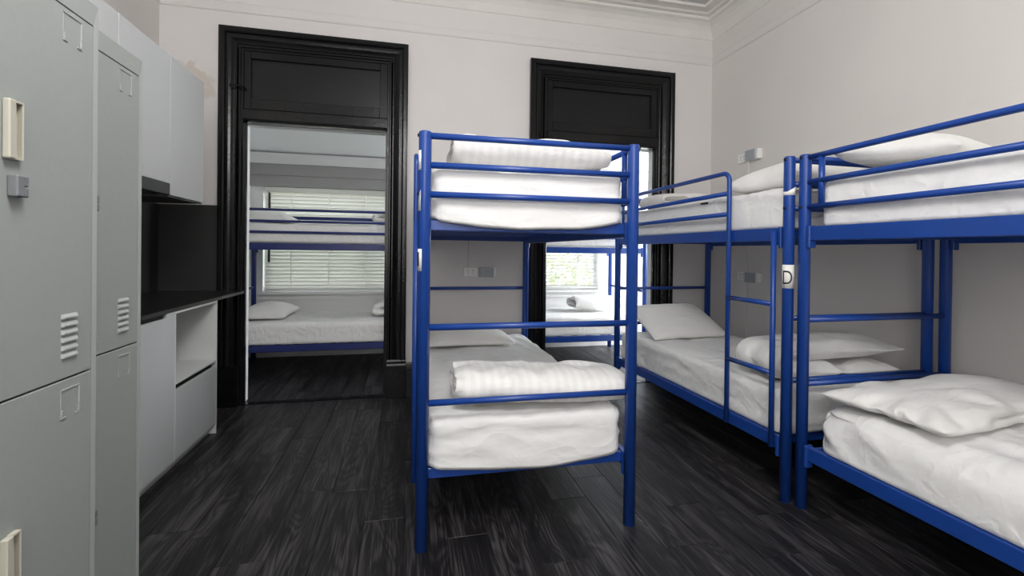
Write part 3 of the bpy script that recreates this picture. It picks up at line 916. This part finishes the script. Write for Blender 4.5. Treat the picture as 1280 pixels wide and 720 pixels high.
# right wall bunk
_mt = mattress(bedR1, 0.018, RW - 0.03, 0.03, RL - 0.03, 1.364, 1.575, 6, 'white sheeted mattress on the top tier of the bunk beside the D sign', drop=(0, 0, 0, 0.0), skew=0.5)
box('care_tag', 'ink', _mt, 0.010, 0.0225, 0.655, 0.715, 1.545, 1.555)['label'] = 'small dark sewn tag'
mattress(bedR1, 0.004, RW - 0.03, 0.03, RL - 0.03, 0.313, 0.535, 7, 'white sheeted mattress on the lower tier behind the ladder', drop=(0, 0, 0, 0.0), skew=0.5, amp=1.3)
pillow(bedR1, (0.385, 1.55, 0.640), (26, 0, 3), (0.72, 0.50, 0.026), 8, 'white pillow leaning at the far end of the lower bed behind the ladder')
pillow(bedR1, (0.45, 0.32, 1.595), (0, 0, 4), (0.76, 0.54, 0.044), 9, 'puffy white pillow on the top tier just left of the D sign post')
duvet(bedR1, (0.45, 1.50, 1.590), (0, 0, 0), [(0.36, 0.03), (-0.30, 0.03), (-0.36, 0.05), (-0.30, 0.09), (0.0, 0.09), (0.34, 0.075)], 0.055, 0.42, 10,
      'low white folded duvet at the far end of the top tier by the right wall', m='pillow_white')
duvet(bedR1, (0.49, 0.275, 0.550), (0, 0, -3), [(0.36, 0.045), (-0.28, 0.045), (-0.39, 0.06), (-0.41, 0.10), (-0.37, 0.14), (-0.25, 0.145), (0.0, 0.16), (0.30, 0.15), (0.41, 0.16)], 0.082, 0.40, 11,
      'crumpled white folded duvet on the lower bed behind the paired blue posts', m='pillow_white', crumple=0.14)
# nearest right bunk
mattress(bedR2, 0.018, RW - 0.03, 0.03, RL - 0.05, 1.364, 1.580, 12, 'white sheeted mattress on the top tier of the nearest right bunk', drop=(0, 0, 0, 0.0), skew=0.8)
mattress(bedR2, -0.006, RW - 0.03, 0.03, RL - 0.05, 0.313, 0.535, 13, 'white sheeted mattress on the lower tier nearest at the right', drop=(0, 0, 0, 0.0), skew=1.3, amp=2.1, rad=0.12, rtop=0.115, folds=0.016)
pillow(bedR2, (0.478, RL - 0.335, 0.562), (0, 0, 3), (0.95, 0.53, 0.036), 14, 'large crumpled white pillow on the lower bed nearest at the right', crumple=0.12, n=52)
pillow(bedR2, (0.34, RL - 0.30, 1.613), (4, 3.5, 10), (0.60, 0.48, 0.024), 15, 'white pillow with a raised corner on the top tier of the nearest right bunk', curl=0.05)
# veranda bunks (local x runs from the window wall towards the doors)
for bed, sd, which in ((bedB1, 16, 'left veranda bunk'), (bedB2, 20, 'right veranda bunk')):
    mattress(bed, 0.03, 0.880, 0.03, 1.89, 1.2865, 1.47, sd, 'white sheeted mattress on the top tier of the ' + which, cell=0.03, drop=(0, 0, 0, 0))
    mattress(bed, 0.03, 0.908, 0.03, 1.89, 0.3295, 0.53, sd + 1, 'white sheeted mattress on the lower tier of the ' + which, cell=0.03, drop=(0, 0, 0, 0))
pillow(bedB1, (0.45, 0.275, 0.548), (0, 0, 0), (0.68, 0.48, 0.027), 8, 'white pillow at the left end of the lower left veranda bed')
pillow(bedB1, (0.45, 0.275, 1.488), (0, 0, 0), (0.68, 0.48, 0.027), 8, 'white pillow at the left end of the upper left veranda bed')
duvet(bedB1, (0.45, 1.50, 0.553), (0, 0, 90), [(0.2, 0.03), (-0.16, 0.03), (-0.2, 0.06), (-0.16, 0.10), (0.2, 0.10)], 0.06, 0.6, 26, 'folded white duvet at the right of the lower left veranda bed', m='pillow_white', cell=0.03)
duvet(bedB1, (0.45, 1.50, 1.493), (0, 0, 90), [(0.2, 0.03), (-0.16, 0.03), (-0.2, 0.06), (-0.16, 0.10), (0.2, 0.10)], 0.06, 0.6, 27, 'folded white duvet at the right of the upper left veranda bed', m='pillow_white', cell=0.03)
duvet(bedB2, (0.45, 1.52, 0.553), (0, 0, 0), [(0.05, 0.06), (-0.06, 0.06), (-0.15, 0.04), (-0.19, 0.07), (-0.15, 0.12), (0.0, 0.135), (0.14, 0.12), (0.19, 0.08), (0.15, 0.035), (0.0, 0.03)], 0.05, 0.62, 28, 'rolled white duvet on the lower bed in the bright veranda', m='pillow_white', cell=0.03)


# ------------------------------------------------------------------ stickers on the posts
def sticker(post, ang0, ang1, z0, z1, m, r, name='sticker', label=None, torn=None):
    n = 14; mb = MB(); vs = []
    for k in range(n + 1):
        a = R(ang0 + (ang1 - ang0) * k / n)
        b0, b1 = z0, z1
        if torn: b1 = z0 + (z1 - z0) * torn(k / n)
        vs += [(r * math.cos(a), r * math.sin(a), b0), (r * math.cos(a), r * math.sin(a), b1)]
    vs2 = [(x * 0.985, y * 0.985, z) for x, y, z in vs]
    N = len(vs)
    fs = [(2 * k, 2 * k + 2, 2 * k + 3, 2 * k + 1) for k in range(n)]
    fs += [tuple(N + q for q in reversed(f)) for f in fs]
    fs += [(2 * k + 1, 2 * k + 3, N + 2 * k + 3, N + 2 * k + 1) for k in range(n)] + [(2 * k, N + 2 * k, N + 2 * k + 2, 2 * k + 2) for k in range(n)]
    fs += [(0, 1, N + 1, N), (2 * n, N + 2 * n, N + 2 * n + 1, 2 * n + 1)]
    mb.add(vs + vs2, fs, True)
    o = mb.obj(name, m, post)
    if label: o['label'] = label
    return o


pR1 = postsR1[(0, 0)]
# camera direction from this post is about -132 degrees
CA = -134
sg = sticker(pR1, CA - 100, CA + 100, 1.062, 1.178, 'sticker_white', 0.0268, 'sign', 'white sign with the letter D')
sticker(pR1, CA - 120, CA + 120, 1.522, 1.573, 'sticker_white', 0.0266, 'torn_tape', 'torn white tape', torn=lambda t: 0.35 if t < 0.45 else 0.35 + 0.65 * ((t - 0.45) / 0.55) ** 0.8)
cu = bpy.data.curves.new('letter', 'FONT'); cu.body = 'D'; cu.size = 0.098; cu.align_x = 'CENTER'; cu.resolution_u = 6
tmp = bpy.data.objects.new('letter_source', cu); COL.objects.link(tmp)
bpy.context.view_layer.update()
_me = bpy.data.meshes.new_from_object(tmp)
bpy.data.objects.remove(tmp)
bm = bmesh.new(); bm.from_mesh(_me)
bmesh.ops.subdivide_edges(bm, edges=[e for e in bm.edges if e.calc_length() > 0.01], cuts=5, use_grid_fill=True)
zs = [v.co.y for v in bm.verts]; zm = (min(zs) + max(zs)) / 2
xs_ = [v.co.x for v in bm.verts]; xm = (min(xs_) + max(xs_)) / 2
for v in bm.verts:
    a = R(CA - 8) + (v.co.x - xm) * 0.72 / 0.0272
    v.co = Vector((0.0272 * math.cos(a), 0.0272 * math.sin(a), 1.116 + (v.co.y - zm)))
bm.to_mesh(_me); bm.free(); _me.materials.clear(); _me.materials.append(MATS['ink'])
link('letter', _me, pR1)

pA = postsA[(0, 0)]
LA = -148
sticker(pA, LA - 50, LA + 20, 1.555, 1.635, 'sticker_white', 0.0266, 'sticker', 'small white label')
sticker(pA, LA - 50, LA + 18, 1.39, 1.475, 'sticker_white', 0.0266, 'sticker', 'torn white label', torn=lambda t: 0.25 + 0.75 * t)
sticker(pA, LA - 50, LA + 35, 1.145, 1.235, 'sticker_white', 0.0266, 'sticker', 'small white label with a dark bar')
sticker(pA, LA - 25, LA + 5, 1.165, 1.222, 'ink', 0.0268, 'sticker_print')


# ------------------------------------------------------------------ lockers
def locker(label, xf, y0, y1, depth=0.45):
    H_, Zd = 1.748, 0.966
    root = thing('locker', label, 'locker', (xf, y0, 0), 0, 'grey steel lockers')
    w = y1 - y0; st = 0.016
    b_ = MB()
    b_.box(-depth, -0.02, 0, 0.002, 0, H_); b_.box(-depth, -0.02, w - 0.002, w, 0, H_); b_.box(-depth, -0.02, 0.002, w - 0.002, H_ - 0.002, H_)
    b_.box(-depth, -0.02, 0.002, w - 0.002, 0, 0.05); b_.box(-depth, -depth + 0.002, 0.002, w - 0.002, 0.05, H_ - 0.002)
    b_.obj('body', 'locker_grey', root)

    # mitred front frame
    def fr(c0, c1, c2, c3):
        return MB().add([(0, *p) for p in (c0, c1, c2, c3)] + [(-0.02, *p) for p in (c0, c1, c2, c3)],
                        [(0, 1, 2, 3), (7, 6, 5, 4), (0, 4, 5, 1), (1, 5, 6, 2), (2, 6, 7, 3), (3, 7, 4, 0)])
    e = 0.0006
    zt = 1.702; zb = 0.06
    fr((0, H_), (w, H_), (w - st, zt), (st, zt)).obj('front_frame', 'locker_grey', root)
    fr((0, 0), (w, 0), (w - st, zb), (st, zb)).obj('front_frame', 'locker_grey', root)
    fr((0, e), (0, H_ - e), (st - e, zt - e), (st - e, zb + e)).obj('front_frame', 'locker_rim', root)
    fr((w, e), (w, H_ - e), (w - st + e, zt - e), (w - st + e, zb + e)).obj('front_frame', 'locker_rim', root)
    for a, c in ((Zd + 0.002, zt - 0.003), (zb + 0.003, Zd - 0.002)):
        d_ = MB().box(-0.018, 0.0005, st + 0.0025, w - st - 0.0015, a, c, bev=0.0012).obj('door', 'locker_grey', root)
        up = a > 0.5
        top = c
        # raised card holder corners
        y_a, y_b = w - 0.107, w - 0.054
        z_t, z_b = (1.688, 1.636) if up else (0.944, 0.892)
        k = MB()
        k.box(0.0005, 0.0022, y_a, y_b, z_t, z_t + 0.0022)
        for yy in (y_a, y_b - 0.0045):
            k.box(0.0005, 0.0026, yy, yy + 0.0045, z_b, z_b + 0.014, bev=0.0006)
        k.box(0.0005, 0.0024, y_b - 0.0022, y_b, z_b + 0.016, z_t - 0.001)
        k.box(0.0005, 0.0015, y_a, y_a + 0.0014, z_b + 0.016, z_t - 0.001)
        k.box(0.0005, 0.0024, y_a, y_a + 0.013, z_b - 0.003, z_b - 0.0005); k.box(0.0005, 0.0024, y_b - 0.013, y_b, z_b - 0.003, z_b - 0.0005)
        k.obj('card_holder', 'locker_rim', d_)  # highlights of the raised edges put into the colour as a lighter grey
        # pressed louvres
        zl = 1.008 if up else 0.20
        for q in range(6):
            z = zl + q * 0.0155
            prof = [(0.0005, z), (0.0052, z + 0.001), (0.0048, z + 0.004), (0.0005, z + 0.0095)]
            mb = MB(); ya, yb = w - 0.107, w - 0.062
            mb.add([(x, ya + (0.003 if x > 0.001 else 0), zz) for x, zz in prof] + [(x, yb - (0.003 if x > 0.001 else 0), zz) for x, zz in prof],
                   [(0, 1, 5, 4), (1, 2, 6, 5), (2, 3, 7, 6), (3, 0, 4, 7), (3, 2, 1, 0), (4, 5, 6, 7)])
            mb.obj('louvre', 'locker_rim', d_)
        # recessed pull
        zh0, zh1 = (1.376, 1.476) if up else (0.635, 0.736)
        ya, yb = 0.066, 0.1
        hd = MB()
        hd.box(0.0005, 0.012, ya, ya + 0.015, zh0, zh1, bev=0.002); hd.box(0.0005, 0.010, yb - 0.0035, yb, zh0, zh1, bev=0.001)
        hd.box(0.0005, 0.010, ya + 0.0145, yb - 0.0035, zh1 - 0.0035, zh1); hd.box(0.0005, 0.010, ya + 0.0145, yb - 0.0035, zh0, zh0 + 0.0035)
        hd.box(0.0005, 0.0015, ya + 0.016, yb - 0.0035, zh0 + 0.0035, zh1 - 0.0035)
        hd.obj('handle', 'cream_plastic', d_)['label'] = 'cream recessed plastic handle'
        # combination lock body
        zq = 1.313 if up else 0.567
        lk = MB().box(0.0005, 0.016, 0.077, 0.093, zq, zq + 0.037, bev=0.002)
        lk.box(0.0005, 0.0145, 0.0932, 0.105, zq, zq + 0.017, bev=0.002)
        lk.box(0.0005, 0.0145, 0.0932, 0.105, zq + 0.0185, zq + 0.037, bev=0.002)
        lk.obj('lock', 'lock_grey', d_)['label'] = 'small grey lock'
    return root


locker('tall pale grey steel two-door locker nearest at the left edge', -0.66, 0.874, 1.186)
locker('grey steel locker set slightly back, between the nearest locker and the kitchen', -0.727, 1.1865, 1.497)

# ------------------------------------------------------------------ kitchen
XB = XL + 0.0005
XU = -1.244


def slabs(name, m, parent, lst, bev=0.0):
    mb = MB()
    for q in lst: mb.box(*q, bev=bev)
    return mb.obj(name, m, parent)


# wall cupboards
for k, (ya, yb, lab) in enumerate(((1.86, 2.37, 'pale grey wall cupboard nearest the lockers, leftmost of three'), (2.372, 2.828, 'pale grey wall cupboard above the dark range hood'),
                                   (2.83, 3.252, 'pale grey wall cupboard at the right end of the kitchen'))):
    zb = 1.51 if k == 2 else 1.572
    root = thing('wall_cabinet', lab, 'cabinet', (XB, ya, zb), 0, 'pale grey wall cupboards')
    dp = XU - XB; w = yb - ya; hh = 2.255 - zb
    slabs('carcass', 'cabinet_white', root, [(0, dp - 0.02, 0, w, 0, hh)])
    box('door', 'cabinet_white', root, dp - 0.0185, dp, 0.0015, w - 0.0015, 0, hh, bev=0.0012)
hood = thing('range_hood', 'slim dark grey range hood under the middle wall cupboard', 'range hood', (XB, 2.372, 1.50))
dp = XU - XB
slabs('hood_body', 'hood_grey', hood, [(0, dp - 0.03, 0.002, 0.454, 0.012, 0.071)])
slabs('front_strip', 'hood_grey', hood, [(dp - 0.0295, dp + 0.004, 0.002, 0.454, 0.010, 0.071)], bev=0.002)
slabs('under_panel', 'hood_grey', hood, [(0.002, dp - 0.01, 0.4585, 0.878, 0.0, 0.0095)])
slabs('filter', 'hood_grey', hood, [(0.10, dp - 0.05, 0.03, 0.425, 0.006, 0.0118)])
# splashback
sp = thing('splashback', 'matt black splashback panels above the black worktop', 'splashback', (XL, 3.0, 0.902))
slabs('panel', 'splash_black', sp, [(0.0005, 0.008, -1.2, 0.2525, 0, 0.597), (0.0005, 0.008, 0.2525, 0.9995, 0, 0.655)])
slabs('panel', 'splash_black', sp, [(0.0085, 0.409, 0.991, 0.9995, 0, 0.655)])
# worktop
tag(MB().box(XB + 0.001, -1.425, 1.80, 3.9985, 0.880, 0.9005).box(-1.425, -1.225, 1.80, 3.949, 0.880, 0.9005).obj('worktop', 'counter_black'), 'thin black worktop running from the lockers to the door frame', 'worktop')
# base units
XC = -1.225
dpc = XC - XB
u1 = thing('base_cabinet', 'pale grey base cupboard with one tall plain door, left of the open shelf', 'cabinet', (XB, 2.25, 0))
slabs('carcass', 'cabinet_white', u1, [(0, dpc - 0.02, 0, 0.018, 0.06, 0.8795), (0, dpc - 0.02, 0.59, 0.606, 0.06, 0.8795), (0, dpc - 0.02, 0.018, 0.59, 0.06, 0.078), (0, 0.006, 0.018, 0.59, 0.078, 0.8795)])
box('door', 'cabinet_white', u1, dpc - 0.0185, dpc, 0.0015, 0.606, 0.066, 0.856, bev=0.0012)
box('finger_channel', 'gap_black', u1, dpc - 0.045, dpc - 0.021, 0.0185, 0.52, 0.84, 0.8795)
box('plinth', 'cabinet_white', u1, dpc - 0.06, dpc - 0.045, 0, 0.606, 0, 0.0595)
box('filler', 'cabinet_white', u1, dpc - 0.0185, dpc - 0.001, 0.5205, 0.606, 0.8565, 0.8795)
u2 = thing('shelf_cabinet', 'white base unit with an open shelf above one deep drawer', 'cabinet', (XB, 2.8575, 0))
w2 = 0.577
slabs('carcass', 'cabinet_inside', u2, [(0, dpc, 0, 0.012, 0.06, 0.8795), (0, dpc, w2 - 0.012, w2, 0, 0.8795), (0, dpc, 0.012, w2 - 0.012, 0.868, 0.8795),
                                        (0, 0.01, 0.012, w2 - 0.012, 0.06, 0.868), (0.01, dpc - 0.02, 0.012, w2 - 0.012, 0.06, 0.075)])
slabs('shelf', 'cabinet_inside', u2, [(0.01, dpc, 0.0125, w2 - 0.0125, 0.480, 0.492)])
dr = box('drawer', 'cabinet_white', u2, dpc - 0.0185, dpc, 0.0135, w2 - 0.0135, 0.066, 0.448, bev=0.0012)
box('finger_channel', 'gap_black', u2, dpc - 0.05, dpc - 0.03, 0.0125, w2 - 0.0125, 0.40, 0.4795)
box('plinth', 'cabinet_white', u2, dpc - 0.06, dpc - 0.045, 0, w2 - 0.0125, 0, 0.0595)


# ------------------------------------------------------------------ power points, grey boxes, conduits
def outlet(label, loc, rz):
    root = thing('power_outlet', label, 'power outlet', loc, rz, 'white double power outlets')
    box('plate', 'white_plastic', root, -0.063, 0.063, -0.012, 0, -0.041, 0.041, bev=0.003)
    s_ = MB()
    for x in (-0.022, 0.018):
        s_.box(x - 0.006, x - 0.002, -0.0126, -0.0121, 0.010, 0.018); s_.box(x + 0.003, x + 0.007, -0.0126, -0.0121, 0.010, 0.018)
        s_.box(x - 0.0015, x + 0.0025, -0.0126, -0.0121, -0.014, -0.004)
    s_.obj('socket_slots', 'ink', root)
    for x in (-0.03, 0.025):
        box('switch', 'white_plastic', root, x - 0.006, x + 0.006, -0.0155, -0.0121, -0.033, -0.021, bev=0.001)
    return root


def greybox(label, loc, rz):
    root = thing('junction_box', label, 'wall box', loc, rz, 'small grey wall boxes')
    box('back_plate', 'white_plastic', root, -0.066, 0.075, -0.045, 0, -0.042, 0.042, bev=0.002)
    box('cover', 'grey_plastic', root, -0.064, 0.056, -0.058, -0.0455, -0.041, 0.041, bev=0.003)
    return root


outlet('white double power outlet on the back wall under the freestanding bunk', (0.538, YB, 1.045), 0)
greybox('small grey box beside the outlet under the freestanding bunk', (0.676, YB, 1.045), 0)
outlet('white double power outlet high on the right wall above the top tier', (XR, 3.545, 2.07), R(-90))
greybox('small grey box beside the high outlet on the right wall', (XR, 3.40, 2.073), R(-90))
outlet('white double power outlet low on the right wall behind the ladder', (XR, 3.53, 1.03), R(-90))
greybox('small grey box beside the low outlet behind the ladder', (XR, 3.385, 1.03), R(-90))


def conduit(label, *a):
    return tag(MB().box(*a, bev=0.002).obj('conduit', 'wall_side_paint'), label, 'conduit', 'painted cable conduits')


conduit('thin painted cable conduit between the two outlets on the right wall', XR - 0.012, XR - 0.0002, 3.475, 3.505, 1.073, 2.028)
conduit('thin painted cable conduit below the low outlet on the right wall', XR - 0.012, XR - 0.0002, 3.475, 3.505, 0.29, 0.988)
conduit('thin horizontal cable conduit from the corner to the low outlet', XR - 0.012, XR - 0.0002, 3.595, 3.999, 1.025, 1.045)
conduit('thin painted cable conduit above the outlet on the back wall', 0.515, 0.545, YB - 0.012, YB - 0.0002, 1.088, 1.75)
